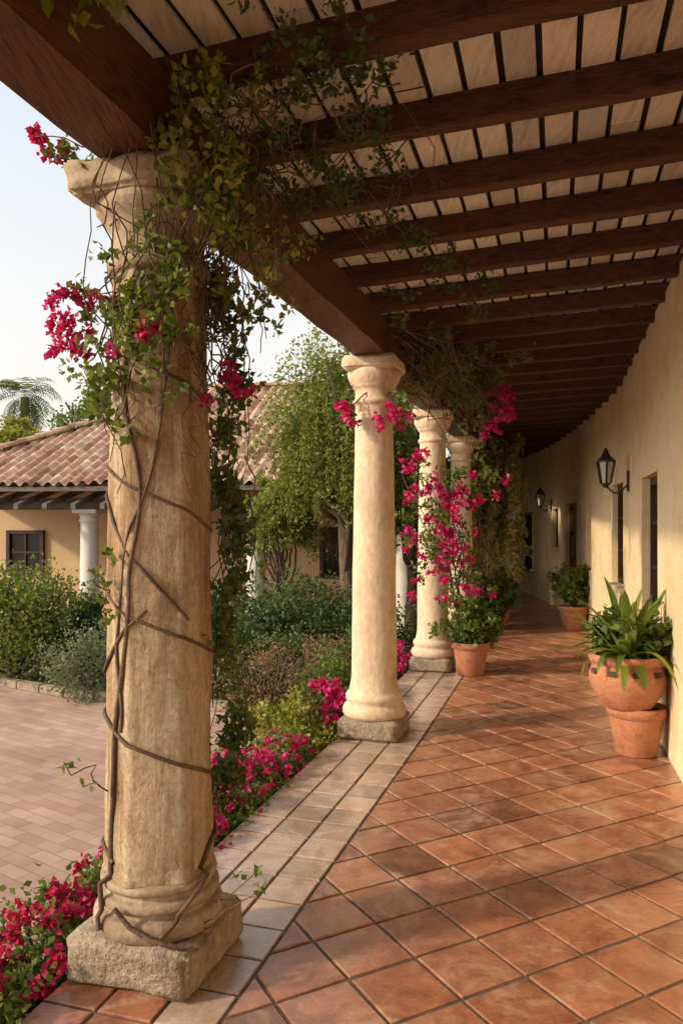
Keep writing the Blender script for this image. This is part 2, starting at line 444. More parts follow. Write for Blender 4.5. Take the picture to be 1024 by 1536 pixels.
for idx,y in enumerate(cy):
    p,t,n=frame(Cx,y)
    mb=MB()
    if idx==0:
        rough_box(mb,(p.x,p.y,.082),n*.245,t*.245,(0,0,.085),M['plinth'],amp=.009)
        b1=[(.20,.15)]+torus(.208,.243,.162,.240,11)+[(.200,.243),(.198,.256),(.206,.260)]+torus(.206,.226,.262,.304,9)+[(.198,.307),(.196,.320),(.204,.324)]+torus(.204,.217,.326,.356,7)+[(.19,.360),(.15,.362)]
        mb.lathe(b1,(p.x,p.y,.0),M['stone'],96,amp=.0025,fr=5)
        sp=[(.200,.352),(.200,.365)]
        for i in range(71):
            tt=i/70; sp.append((.193-.027*tt-.004*math.sin(tt*9),.38+2.28*tt))
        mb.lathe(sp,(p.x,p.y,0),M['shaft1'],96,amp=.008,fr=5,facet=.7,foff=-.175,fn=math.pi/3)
        cp=[(.165,2.55),(.172,2.57)]+torus(.172,.192,2.58,2.63)+[(.165,2.645),(.166,2.70),(.178,2.75),(.205,2.79),(.224,2.815),(.228,2.84),(.21,2.86)]
        mb.lathe(cp,(p.x,p.y,0),M['stone'],64,amp=.010,fr=8)
        rough_box(mb,(p.x-.01,p.y,2.91),n*.245,t*.245,(0,0,.062),M['stone'],amp=.016)
    else:
        rough_box(mb,(p.x,p.y,.074),n*.24,t*.24,(0,0,.078),M['plinth'],amp=.006,cuts=6)
        mb.lathe(base+shaftprof()+cap,(p.x,p.y,0),M['plaster'],56,amp=.0035,fr=6)
        rough_box(mb,(p.x,p.y,2.915),n*.215,t*.215,(0,0,.056),M['plaster'],amp=.007,cuts=6,bev=.02)
    mb.obj('stone_column')

# ------------------------------------------------------------ roof
roof=empty('veranda_roof')
def sweep(mb,lo,hi,z0,z1,m,ys):
    strip(mb,off(Cx,lo,z0),off(Cx,hi,z0),m,ys=ys); strip(mb,off(Cx,hi,z1),off(Cx,lo,z1),m,ys=ys)
    strip(mb,off(Cx,lo,z1),off(Cx,lo,z0),m,ys=ys); strip(mb,off(Cx,hi,z0),off(Cx,hi,z1),m,ys=ys)
mb=MB(); sweep(mb,-.115,.135,2.968,3.245,M['beam'],np.arange(Y0,Y1+.1,.25))
bo=mb.obj('main_beam',roof)
for v in bo.data.vertices:
    d=noise.noise(v.co*3)*.012; v.co.x+=d; v.co.z+=noise.noise(v.co*2.3+Vector((5,5,5)))*.012
mb=MB()
ZB,ZW=3.225,3.305
k=-11
while True:
    y=3.43+.565*k; k+=1
    if y>26.5: break
    A,t,n=frame(Cx,y); Wp=wall_hit(y); d=(Wp-A); ln=d.length; u=d/ln
    jz=random.uniform(-.010,.010); w=.043+random.uniform(-.005,.005)
    a=A-u*.30; b=Wp+u*.12
    slope=(ZW-ZB)/ln
    za=ZB-slope*.30; zb=ZW+slope*.12
    segs=12; tt=Vector((-u.y,u.x,0)); vs=[]
    for s in range(segs+1):
        q=a.lerp(b,s/segs); z=za+(zb-za)*s/segs+jz; wob=noise.noise((q.x*1.5,y*5,0))*.012; wz=noise.noise((q.x*2.5,y*5,7))*.010
        c_=.009
        ring=[(-w+c_,0),(w-c_,0),(w,c_),(w,.125),(-w,.125),(-w,c_)]
        for (x_,z_) in ring: vs.append(q+tt*(x_+wob)+Vector((0,0,z+z_+(wz if z_<.05 else 0))))
    fs=[]
    for s in range(segs):
        for i in range(6):
            j=(i+1)%6; fs.append((s*6+i,(s+1)*6+i,(s+1)*6+j,s*6+j))
    fs.append((0,1,2,3,4,5)); fs.append(tuple(segs*6+i for i in (5,4,3,2,1,0)))
    mb.add(vs,fs,M['rafter'])
mb.obj('rafters',roof)
stn=[]
y=-2.9
while y<26.6:
    A,t,n=frame(Cx,y); Wp=wall_hit(y); stn.append((A,(Wp-A))); y+=.2825
mb=MB(); NB=19
def rp(i,v,dz):
    A,d=stn[i]; q=A+d*v; return (q.x,q.y,ZB+(ZW-ZB)*v+.128+dz)
v0,v1=-.15,1.06
for j in range(NB):
    a=v0+(v1-v0)*j/NB; b=v0+(v1-v0)*(j+1)/NB; gp=.0050
    i=-random.randint(0,5)
    while i<len(stn)-1:
        L_=random.choice([6,8,10]); i0=max(i,0); i1=min(i+L_,len(stn)-1)
        if i1>i0:
            s=random.uniform(.74,1.1); w=random.uniform(-.04,.05); cc=(s*(1+w),s,s*(1-w)); dz=random.uniform(0,.006)
            g1=gp+random.uniform(-.001,.002)
            vs=[]
            for q in range(i0,i1+1):
                vs+=[rp(q,a+g1,dz),rp(q,b-gp,dz),rp(q,a+g1,dz+.02),rp(q,b-gp,dz+.02)]
            fs=[]
            for q in range(i1-i0):
                o=4*q; fs+=[(o,o+1,o+5,o+4),(o,o+4,o+6,o+2),(o+1,o+3,o+7,o+5)]
            mb.add(vs,fs,M['boards'],cc)
        i+=L_
mb.obj('ceiling_boards',roof)
mb=MB()
vs=[];
for i in range(len(stn)): vs+=[rp(i,-.16,.018),rp(i,1.15,.018)]
mb.add(vs,[(2*i,2*i+1,2*i+3,2*i+2) for i in range(len(stn)-1)],M['gap'])
mb.obj('roof_underlay',roof)
mb=MB(); vs=[];ys=np.arange(-2.9,26.6,.055); 
for y in ys:
    A,t,n=frame(Cx,y); Wp=A+n*2.6; h=.05*abs(math.sin(y*math.pi/.22))
    a=A-n*.42
    vs+=[(a.x,a.y,3.36+h),(Wp.x,Wp.y,3.64+h)]
mb.add(vs,[(2*i,2*i+1,2*i+3,2*i+2) for i in range(len(ys)-1)],M['roof'])
mb.obj('roof_tiles',roof)

# ------------------------------------------------------------ main wall with openings
house=empty('adobe_house')
ops=[(6.02,7.05,.88,2.08,'window'),(8.95,9.95,.92,2.16,'window'),(11.75,12.25,.95,1.98,'niche'),(13.25,14.45,0.0,2.05,'door'),(15.2,15.85,1.2,1.98,'window'),(18.0,19.4,.5,1.98,'window'),(1.2,2.4,.9,2.08,'window')]
zs=sorted(set([-.35,0,3.36]+[o[2] for o in ops]+[o[3] for o in ops]+[.4,1.6,2.5,3.0]))
ysb=sorted(set([round(float(a),3) for a in np.arange(Y0,Y1+.1,.5)]+[o[0] for o in ops]+[o[1] for o in ops]))
mb=MB()
def wp(y,z,d=0):
    p,t,n=frame(Wx,y)
    w=.012*noise.noise((y*.8,z*.9,3)) if d==0 else 0
    q=p+n*(d+w); return (q.x,q.y,z)
idx={}
vs=[];fs=[]
for i,y in enumerate(ysb):
    for j,z in enumerate(zs): idx[i,j]=len(vs); vs.append(wp(y,z))
for i in range(len(ysb)-1):
    for j in range(len(zs)-1):
        ym=(ysb[i]+ysb[i+1])/2; zm=(zs[j]+zs[j+1])/2
        if any(o[0]<ym<o[1] and o[2]<zm<o[3] for o in ops): continue
        fs.append((idx[i,j],idx[i,j+1],idx[i+1,j+1],idx[i+1,j]))
mb.add(vs,fs,M['stucco'])
for o in ops:
    y0,y1,z0,z1,kd=o; D=.10 if kd=='niche' else .14
    def q4(a,b,c,d,m=M['stucco']): mb.add([a,b,c,d],[(0,1,2,3)],m)
    q4(wp(y0,z0),wp(y0,z1),wp(y0,z1,D),wp(y0,z0,D)); q4(wp(y1,z0),wp(y1,z0,D),wp(y1,z1,D),wp(y1,z1))
    q4(wp(y0,z1),wp(y1,z1),wp(y1,z1,D),wp(y0,z1,D)); q4(wp(y0,z0),wp(y0,z0,D),wp(y1,z0,D),wp(y1,z0))
    q4(wp(y0,z0,D),wp(y0,z1,D),wp(y1,z1,D),wp(y1,z0,D),M['stucco'] if kd=='niche' else (M['glass'] if kd=='window' else M['doorwood']))
mb.obj('wall',house)
for o in ops:
    y0,y1,z0,z1,kd=o
    if kd=='niche': continue
    mb=MB(); A=Vector(wp(y0,0,.10));B=Vector(wp(y1,0,.10)); u=(B-A).normalized(); Ln=(B-A).length; nn=Vector((u.y,-u.x,0))
    m=M['darkwood'] if kd=='window' else M['doorwood']
    def bar(a,b,za,zb,dep=.03,dd=0,mm=None):
        c=A+u*((a+b)/2)+nn*dd; mb.box((c.x,c.y,(za+zb)/2),u*((b-a)/2),nn*dep,(0,0,(zb-za)/2),mm or m,bev=.004)
    bar(.004,.07,z0+.003,z1-.003); bar(Ln-.07,Ln-.004,z0+.003,z1-.003); bar(.07,Ln-.07,z1-.07,z1-.003,.028); 
    if kd=='window':
        bar(.07,Ln-.07,z0+.003,z0+.07,.028)
        bar(Ln/2-.025,Ln/2+.025,z0+.07,z1-.07,.024)
        for f in (.33,.66): bar(.07,Ln/2-.025,z0+(z1-z0)*f-.012,z0+(z1-z0)*f+.012,.018); bar(Ln/2+.025,Ln-.07,z0+(z1-z0)*f-.012,z0+(z1-z0)*f+.012,.018)
        c=A+u*(Ln/2)-nn*.11; mb.box((c.x,c.y,z0-.03),u*(Ln/2+.05),nn*.05,(0,0,.028),M['stucco'],bev=.01)
    else:
        for r_ in range(4):
            zz=z0+.1+r_*.48
            bar(.13,Ln/2-.03,zz,zz+.4,.016); bar(Ln/2+.03,Ln-.13,zz,zz+.4,.016)
    mb.obj('window_frame' if kd=='window' else 'door_leaf',house)
mb=MB()
p,t,n=frame(Cx,26.8); c=p+n*.9; mb.box((c.x,c.y,1.5),n*1.4,t*.1,(0,0,1.85),M['stucco'])
mb.obj('end_wall',house)

# ------------------------------------------------------------ lanterns
def lantern(y,z,s=1.0):
    p,t,n=frame(Wx,y); o=p-n*.24
    e=empty('wall_lantern',(p.x,p.y,z)); mb=MB()
    def W(v): return (v[0]-p.x,v[1]-p.y,v[2]-z)
    q=p-n*.012; mb.box(W((q.x,q.y,z-.12)),t*.03,n*.012,(0,0,.11),M['iron'],bev=.005)
    pts=[]
    for i in range(9):
        a=i/8; r=-n*(.02+.22*a); zz=-.16-.09*math.sin(math.pi*a)+.0*a
        pts.append((p+r)+Vector((0,0,z+zz)))
    for a,b in zip(pts[:-1],pts[1:]):
        c=(a+b)/2; d=(b-a)/2; mb.box(W(c),d*1.1,t*.009,d.cross(t).normalized()*.009,M['iron'])
    cx,cy_=o.x,o.y
    def ring(r,zz): return [(cx+r*math.cos(k*math.pi/3+.3),cy_+r*math.sin(k*math.pi/3+.3),zz) for k in range(6)]
    def fr(r0,z0,r1,z1,m):
        vs=[W(v) for v in ring(r0,z0)+ring(r1,z1)]; mb.add(vs,[(k,(k+1)%6,(k+1)%6+6,k+6) for k in range(6)]+[tuple(range(6))[::-1],tuple(range(6,12))],m)
    fr(.02,z-.19,.045,z-.155,M['iron']); fr(.055,z-.155,.06,z-.14,M['iron'])
    fr(.052,z-.14,.093,z+.085,M['lampglass'])
    for a,b in zip(ring(.056,z-.14),ring(.098,z+.085)):
        a=Vector(a);b=Vector(b);c=(a+b)/2;d=(b-a)/2; s1=d.cross(Vector((1,0,0))).normalized(); s2=d.cross(s1).normalized()
        mb.box(W(c),d,s1*.009,s2*.009,M['iron'])
    fr(.116,z+.085,.116,z+.10,M['iron']); fr(.112,z+.10,.045,z+.165,M['iron']); fr(.05,z+.165,.03,z+.195,M['iron']); fr(.036,z+.195,.008,z+.245,M['iron'])
    mb.obj('lantern_body',e)
lantern(8.3,2.25); lantern(15.9,2.2)

# ------------------------------------------------------------ pots and plants
def pot(name,x,y,z0,R,H,style=0):
    e=empty(name,(x,y,z0)); mb=MB()
    if style==0: pr=[(R*.66,0),(R*.70,.01),(R*.93,H*.78),(R*.94,H*.80),(R*1.0,H*.81),(R*1.02,H*.97),(R*.99,H),(R*.88,H),(R*.86,H*.9)]
    else: pr=[(R*.62,0),(R*.66,.012),(R*.88,H*.25),(R*1.0,H*.5),(R*1.0,H*.62),(R*.93,H*.78),(R*.9,H*.82),(R*1.0,H*.85),(R*1.03,H*.95),(R*1.0,H),(R*.86,H),(R*.84,H*.9)]
    mb.lathe(pr,(0,0,0),M['terracotta'],48,amp=.003)
    mb.lathe([(R*.87,H*.9),(R*.8,H*.91),(.01,H*.93)],(0,0,0),M['soil'],24)
    if style==1:
        for k in range(10):
            a=k*math.pi/5+.2; o_=Vector((math.cos(a),math.sin(a),0)); mb.box(o_*R*.965+Vector((0,0,H*.70)),Vector((-o_.y,o_.x,0))*.03,o_*.018,(0,0,.018),M['soil'],bev=.004)
    mb.obj('pot_body',e); return e
def straps(parent,n,Ln,w,palette,h0,spread=1.0,name='leaves',upr=(.35,1.35),curl=(.12,.30)):
    mb=MB()
    for k in range(n):
        a=random.uniform(0,2*math.pi); up=random.uniform(*upr); l=Ln*random.uniform(.6,1.1); d=Vector((math.cos(a),math.sin(a),0)); sd=Vector((-d.y,d.x,0))
        p=d*random.uniform(0,.08)+Vector((0,0,h0)); ang=up; vs=[]; S_=8
        c=pal(palette,1)[0]; wk=w*random.uniform(.6,1.2); cl=random.uniform(*curl)
        for i in range(S_+1):
            t=i/S_; ww=wk*(math.sin(math.pi*min(1,t*.85+.12))**.8)*(1-t*.1); ww=max(ww,.001) if i<S_ else .001
            vs+=[p-sd*ww,p+Vector((0,0,-ww*.35)),p+sd*ww]
            p=p+(d*math.cos(ang)*spread+Vector((0,0,math.sin(ang))))*(l/S_); ang-=cl*random.uniform(.6,1.4)
        fs=[]
        for i in range(S_): o=3*i; fs+=[(o,o+1,o+4,o+3),(o+1,o+2,o+5,o+4)]
        mb.add(vs,fs,M['leaf'],tuple(c),True)
    return mb.obj(name,parent)
pot('terracotta_pot',2.13,5.55,0,.205,.35,0)
e=pot('potted_plant',2.06,5.53,.345,.265,.38,1)
straps(e,26,.68,.034,[(.07,.12,.02),(.14,.21,.035),(.24,.28,.06)],.35,.85,upr=(.8,1.5),curl=(.03,.22))
straps(e,34,.50,.042,[(.07,.12,.02),(.13,.19,.03),(.22,.26,.05)],.35,1.0,'broad_leaves',upr=(.2,1.2))
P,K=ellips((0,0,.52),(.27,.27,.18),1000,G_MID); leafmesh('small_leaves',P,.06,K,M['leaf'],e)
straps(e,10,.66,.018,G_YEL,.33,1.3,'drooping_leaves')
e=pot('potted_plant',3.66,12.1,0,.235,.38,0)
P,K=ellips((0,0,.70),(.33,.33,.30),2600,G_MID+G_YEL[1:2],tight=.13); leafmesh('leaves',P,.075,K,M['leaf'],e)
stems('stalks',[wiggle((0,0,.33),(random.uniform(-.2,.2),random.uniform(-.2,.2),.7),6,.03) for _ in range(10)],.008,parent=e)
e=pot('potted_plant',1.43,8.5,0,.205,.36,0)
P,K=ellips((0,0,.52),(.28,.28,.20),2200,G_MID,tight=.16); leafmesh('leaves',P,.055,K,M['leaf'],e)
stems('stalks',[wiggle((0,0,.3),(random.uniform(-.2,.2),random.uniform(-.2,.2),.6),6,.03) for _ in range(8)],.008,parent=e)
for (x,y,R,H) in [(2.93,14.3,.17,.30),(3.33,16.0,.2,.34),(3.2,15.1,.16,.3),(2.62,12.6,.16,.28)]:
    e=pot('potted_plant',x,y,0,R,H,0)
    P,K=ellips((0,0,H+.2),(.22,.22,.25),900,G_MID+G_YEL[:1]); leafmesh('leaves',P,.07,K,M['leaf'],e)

# ------------------------------------------------------------ vine on first column
vine=empty('climbing_vine')
cx0,cy0=-.694,2.93
def helix(z0,z1,a0,a1,n=110,am=.008,wz=.05,wa=.2,fr=5):
    ph=random.uniform(0,40); out=[]
    for i in range(n+1):
        t=i/n; z=z0+(z1-z0)*t; a=a0+(a1-a0)*t+wa*noise.noise((t*fr,ph,0)); zz=z+wz*noise.noise((t*fr+3,ph,4))
        if zz<.37: r=.247 if zz<.255 else .228
        else: r=.193-.027*(zz-.38)/2.28
        fa=((a-.175)%(math.pi/3))-math.pi/6
        if zz>.37: r*=(.3+.7/math.cos(fa)*.95)
        r+=am*(.8+.4*noise.noise((t*9,ph,2)))
        out.append((cx0+r*math.cos(a),cy0+r*math.sin(a),max(zz,.18),1-.25*t))
    return out
pi2=2*math.pi
pth=[helix(.42,2.25,-2.4,-2.4-pi2*3.9,n=200,wz=.03,wa=.15),helix(.20,1.35,-1.3,-1.3+pi2*.95,wz=.03,wa=.2),helix(.20,2.65,-2.0,-1.75,wz=.02,wa=.9,fr=4),
     helix(.9,2.7,-2.2,-1.3,wa=.6,wz=.02),helix(1.3,2.7,-.9,-.9-pi2*1.0,wz=.03,wa=.2)]
foot=[(-.50,2.685,.175,1),(-.58,2.668,.182,1),(-.66,2.672,.20,1),(-.74,2.685,.24,1),(-.80,2.70,.30,.9)]
stems('main_stems',pth+[foot],[.0075,.0085,.0095,.006,.0065,.009],parent=vine,res=3)
tw=[]
for k in range(90):
    a=random.uniform(-3.1,.3); r=.2; z=random.uniform(2.15,2.75)
    s=(cx0+r*math.cos(a),cy0+r*math.sin(a),z)
    e_=(cx0+random.uniform(-.15,.35),cy0+random.uniform(-.45,.1),random.uniform(2.75,3.2)) if k%2 else (s[0]+random.uniform(-.12,.12),s[1]-.02,z-random.uniform(.1,.45))
    tw.append(wiggle(s,e_,9,.06))
for k in range(46):
    s=(random.uniform(-.55,.25),random.uniform(2.45,3.5),random.uniform(3.05,3.25)); tw.append(wiggle(s,(s[0]+random.uniform(-.3,.3),s[1]+random.uniform(-.2,.3),s[2]-random.uniform(.02,.3)),8,.08))
for k in range(30):
    s=(random.uniform(-.50,-.28),random.uniform(2.75,3.0),random.uniform(2.8,3.2)); tw.append(wiggle(s,(s[0]+random.uniform(-.1,.1),s[1],s[2]-random.uniform(.3,.8)),10,.08))
for k in range(16):
    s=(random.uniform(-.48,-.36),random.uniform(2.95,3.1),random.uniform(1.6,2.9)); tw.append(wiggle(s,(s[0]+random.uniform(-.08,.05),s[1],max(.3,s[2]-random.uniform(.4,1.0))),10,.06))
tw+= [wiggle((-.8,2.8,2.45),(-1.02,2.85,2.5),8,.04),wiggle((-.8,2.8,2.6),(-1.0,2.85,2.35),8,.04),wiggle((-.8,2.75,3.0),(-1.12,2.82,3.08),8,.04),
      wiggle((-.85,2.8,.68),(-1.0,2.75,.80),8,.03),wiggle((-.85,2.8,1.4),(-.9,2.75,1.5),8,.03),wiggle((-.5,2.8,.2),(-.28,2.7,.45),9,.05),wiggle((-.5,2.8,.18),(-.3,2.7,.36),9,.05)]
stems('twigs',tw,.0034,parent=vine)
cs=[(-.44,2.72,2.83,.15),(-.53,2.70,2.80,.13),(-.38,2.75,2.70,.12),(-.33,2.9,2.78,.13),(-.25,3.25,2.83,.12),(-.43,2.85,2.55,.10),(-.40,2.9,2.38,.08),(-.33,2.95,2.52,.10),(-.29,2.95,2.46,.07),
    (-.62,2.70,3.06,.10),(-.50,2.68,3.12,.12),(-.40,2.70,3.17,.13),(-.26,2.66,3.20,.12),(-.12,2.72,3.18,.11),(-.62,2.62,2.95,.08),(-.48,2.66,2.95,.12),(-.36,2.72,2.92,.11),(-.22,3.3,2.75,.07)]
P,K=clumps(cs,58,G_YEL+G_MID[1:2]+G_YEL[:2]); leafmesh('bright_leaves',P,.036,K,M['leaf'],vine)
cs=[(-.10,2.75,3.17,.15),(.06,2.62,3.20,.12),(.05,2.95,3.12,.15),(-.08,3.2,3.08,.14),(.10,2.75,3.17,.14),(-.08,2.45,3.20,.11),(-.25,2.85,3.1,.14),(-.2,3.05,3.0,.14),(-.35,3.0,3.05,.14),(.0,3.1,3.1,.12),
    (.0,3.35,3.12,.10),(.33,3.9,3.15,.12),(.42,4.0,3.13,.11),(.25,3.85,3.15,.10),(.75,4.6,3.15,.11),(.35,4.75,3.1,.10),(.6,4.5,3.17,.11),(.95,4.8,3.17,.09),
    (-.22,2.35,3.22,.10),(-.02,2.3,3.22,.09),(.1,3.6,3.1,.08),(-.05,2.9,2.98,.08)]
P,K=clumps(cs,60,G_DARK+G_MID[1:2]); leafmesh('dark_leaves',P,.029,K,M['leaf'],vine)
cs=[(-.83,2.80,2.50,.12),(-.86,2.82,2.42,.09),(-.72,2.70,2.47,.09),(-.64,2.69,2.47,.10),(-.70,2.69,2.34,.10),(-.60,2.69,2.58,.09),(-.76,2.70,2.62,.09),(-.78,2.72,2.20,.09),(-.66,2.69,2.22,.09),(-.68,2.69,2.70,.08),(-.57,2.69,2.45,.08),(-.72,2.70,2.28,.09),(-.64,2.69,2.35,.09),
    (-.86,2.80,2.25,.11),(-.88,2.80,2.08,.09),(-.60,2.69,2.10,.05),(-.88,2.82,2.15,.10),(-.90,2.84,2.32,.08),(-.74,2.71,2.0,.06),(-.95,2.85,2.42,.05),(-.98,2.83,3.0,.06),(-1.04,2.83,3.02,.06),(-.9,2.8,2.97,.06),
    (-.87,2.76,1.46,.05),(-.84,2.74,1.55,.045),(-.90,2.75,1.40,.04),(-.83,2.74,1.32,.03),(-.97,2.75,.80,.02),(-.93,2.76,.72,.02),(-.3,2.7,.44,.02),(-.29,2.7,.37,.02),(-.36,2.72,.40,.015),(-.57,2.68,2.33,.06)]
P,K=clumps(cs,72,G_MID+G_YEL[:2]); leafmesh('shaft_leaves',P,.031,K,M['leaf'],vine)
n=3800; t=rng.uniform(0,1,n); z=2.75-t*2.15
P=np.c_[-.445+.035*np.sin(z*9)+rng.normal(0,.032,n)-.02*(z>2.3),3.06+rng.normal(0,.05,n),z]
kk=(np.sin(z*23+np.sin(z*9)*2)>-.45)|(rng.uniform(0,1,n)<.3); P=P[kk]
leafmesh('hanging_strand',P,.034,pal(G_DARK[1:]+G_MID[1:],len(P),(np.sin(z[kk]*7)*.5+.5)),M['leaf'],vine)
def flowers(name,cs,dens,parent=None,palette=MAG,size=.034):
    P,K=clumps(cs,dens,palette); return leafmesh(name,P,size,K,M['bract'],parent,width=.42)
fl=[(-1.09,2.85,3.07,.05),(-1.05,2.83,3.03,.035),(-1.13,2.85,3.10,.03),(-1.0,2.88,2.36,.075),(-1.05,2.86,2.46,.06),(-.95,2.88,2.48,.055),(-.96,2.84,2.31,.05),(-1.07,2.86,2.37,.04),(-1.08,2.86,2.32,.03),
    (-.655,2.64,2.325,.046),(-.44,2.88,2.22,.05),(-.40,2.9,2.17,.04),(-.42,2.9,2.26,.035),(-.82,2.76,2.29,.025),(-.5,2.8,2.1,.025)]
flowers('bracts',fl,280,vine,[(.34,.006,.08),(.52,.02,.15),(.64,.05,.22)],.026)

e=empty('climbing_vine')
P,K=clumps([(-.80,2.05,3.08,.06),(-.72,2.1,3.10,.05),(-.62,2.05,3.08,.06),(-.87,2.1,3.1,.05)],26,G_YEL); leafmesh('leaves',P,.06,K,M['leaf'],e,dirbias=(0,0,-1),bias=.45)
stems('runner',[wiggle((-1.0,2.2,3.16),(-.5,2.1,3.14),12,.03),wiggle((-1.0,2.3,3.14),(-.7,1.9,3.12),12,.03)],.005,parent=e)

# vines on the further beam / columns
v2=empty('climbing_vine')
cs=[(.55,6.6,3.1,.16),(.75,6.8,3.15,.22),(.95,7.0,3.08,.26),(1.2,7.0,3.1,.24),(1.4,7.3,3.0,.22),(1.32,7.4,2.85,.22),(1.38,7.5,2.62,.20),(1.45,7.4,3.1,.2),(1.1,7.5,3.0,.2),(.7,5.9,3.12,.16),(.45,5.4,3.12,.15),(1.5,6.4,3.12,.14),(1.35,7.6,2.4,.15),(.62,7.0,3.0,.15),(1.05,6.2,3.1,.16),(.85,5.3,3.14,.12),(1.2,7.2,2.92,.2),(1.3,6.6,3.08,.16),(.9,6.4,3.08,.16),(1.45,7.7,2.2,.12)]
P,K=clumps(cs,30,G_DARK[1:]+G_DRY[1:2]+G_MID[1:]+G_YEL[:1]); leafmesh('leaves',P,.045,K,M['leaf'],v2)
cs=[(1.50,7.4,2.92,.10),(1.60,7.4,2.94,.09),(1.58,7.4,2.68,.11),(1.48,7.4,2.6,.09),(1.35,7.3,2.5,.06),(1.66,7.4,2.70,.07)]
flowers('bracts',cs,120,v2,size=.04)
stems('runners',[wiggle((random.uniform(.3,.9),random.uniform(5.8,7),3.15),(random.uniform(.9,1.5),random.uniform(7,7.6),random.uniform(2.4,3.15)),10,.15) for _ in range(34)],.007,parent=v2)
v3=empty('bougainvillea_vine')
cs=[(.08,5.9,2.50,.07),(.02,5.95,2.6,.06),(.40,5.85,2.45,.09),(.5,5.95,2.55,.09),(.42,5.9,2.62,.06),(.6,6.2,2.7,.1),(.7,6.5,2.85,.12)]
P,K=clumps(cs,20,G_MID); leafmesh('leaves',P,.042,K,M['leaf'],v3)
flowers('bracts',[(.03,5.85,2.58,.065),(.05,5.85,2.50,.065),(.09,5.85,2.46,.05),(.28,5.82,2.43,.055),(.35,5.8,2.46,.06),(.38,5.8,2.53,.055),(.44,5.82,2.48,.07),(.30,5.8,2.40,.04),(.55,6.0,2.5,.05)],110,v3,size=.036)
stems('runners',[wiggle((.06,5.88,2.55),(.6,6.2,2.95),12,.08),wiggle((.3,5.86,2.45),(.6,6.3,2.95),12,.08),wiggle((.0,5.9,2.6),(.2,6.1,2.9),8,.05)],.006,parent=v3)
b3=empty('bougainvillea_bush')
cs=[]
for k in range(76):
    z=random.uniform(.55,2.3); xx=1.24+.12*math.sin(z*3)+random.gauss(0,.16)*(1.25-.3*abs(z-1.4)); cs.append((xx,8.33+random.gauss(0,.12),z,random.uniform(.08,.15)))
cs+=[(.78,8.2,2.2,.09),(.84,8.2,2.35,.08),(.72,8.2,2.0,.07),(.76,8.3,1.75,.06),(.8,8.3,1.5,.07),(.9,8.3,2.3,.08)]
P,K=clumps(cs,22,G_MID+G_DARK[1:2]); leafmesh('leaves',P,.045,K,M['leaf'],b3)
fc=[]
for k in range(62):
    z=random.uniform(.85,2.25); fc.append((1.2+random.gauss(0,.19),8.2+random.gauss(0,.07),z,random.uniform(.03,.07)))
fc+=[(.74,8.1,2.3,.08),(.82,8.1,2.37,.08),(.70,8.1,2.22,.07),(.68,8.1,1.98,.06),(.72,8.2,1.9,.06),(.70,8.2,1.6,.06),(.78,8.2,1.52,.06),(.68,8.2,1.36,.06),(.88,8.1,2.42,.06),(1.05,8.15,2.0,.10),(1.15,8.15,1.85,.10),(1.25,8.15,2.0,.08),(.66,8.25,.2,.09),(.62,8.2,.3,.09),(.6,8.2,.1,.08)]
flowers('bracts',fc,85,b3,size=.04)
stems('stalks',[wiggle((1.43,8.5,.3),(1.2+random.gauss(0,.2),8.35,random.uniform(1.2,2.3)),12,.12) for _ in range(16)],.009,parent=b3)
v4=empty('climbing_vine')
n=11000; k=rng.integers(0,56,n); sx=rng.uniform(2.0,2.95,56); sy=rng.uniform(11.8,13.6,56); top=rng.uniform(2.4,3.15,56); ln=rng.uniform(.8,2.3,56)
t=rng.uniform(0,1,n); P=np.c_[sx[k]+.05*np.sin(t*9+k)+rng.normal(0,.035,n),sy[k]+rng.normal(0,.04,n),top[k]-ln[k]*t]
leafmesh('leaves',P,.08,pal([(.14,.16,.045),(.30,.27,.10),(.48,.39,.21)],n,rng.uniform(0,1,56)[k]),M['leaf'],v4,width=.2,dirbias=(0,0,-1),bias=.5)
stems('canes',[wiggle((sx[i],sy[i],top[i]),(sx[i]+random.uniform(-.1,.1),sy[i],top[i]-ln[i]),8,.05) for i in range(56)],.01,parent=v4)
P,K=ellips((2.35,12.2,.45),(.25,.3,.4),2500,G_DARK+G_MID[:2]); leafmesh('low_leaves',P,.08,K,M['leaf'],v4)

# ------------------------------------------------------------ shrubs
def shrub(name,c,rad,n,palette,size,fl=0,fpal=MAG,fsize=.036,tight=.16,stk=8,fd=70):
    e=empty(name,(c[0],c[1],FL)); cc=(0,0,c[2]-FL)
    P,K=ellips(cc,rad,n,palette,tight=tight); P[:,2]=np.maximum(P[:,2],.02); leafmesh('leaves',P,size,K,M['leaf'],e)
    pts=[]
    for k in range(stk):
        a=random.uniform(0,6.28); pts.append(wiggle((random.uniform(-.05,.05),random.uniform(-.05,.05),0),(rad[0]*.7*math.cos(a),rad[1]*.7*math.sin(a),cc[2]+rad[2]*random.uniform(0,.7)),8,.08*rad[0]*2))
    stems('branches',pts,.012*max(1,rad[0]*2),M['bark'],e)
    if fl:
        fs=[]
        for k in range(fl):
            a=random.uniform(0,6.28); ph=random.uniform(0,1.5); r=random.uniform(.85,1.1)
            fs.append((rad[0]*r*math.cos(a)*math.cos(ph*.9),rad[1]*r*math.sin(a)*math.cos(ph*.9),cc[2]+rad[2]*r*math.sin(ph),random.uniform(.024,.048)))
        flowers('bracts',fs,fd*2.2,e,fpal,fsize)
    return e
row=[(1.75,.30,CRIM,36),(2.15,.28,CRIM,40),(2.6,.27,CRIM,48),(3.05,.26,CRIM,46),(3.5,.24,CRIM,38),(4.05,.28,MAG,66),(4.45,.25,MAG,40),(4.95,.30,MAG,68),(5.4,.22,MAG,26)]
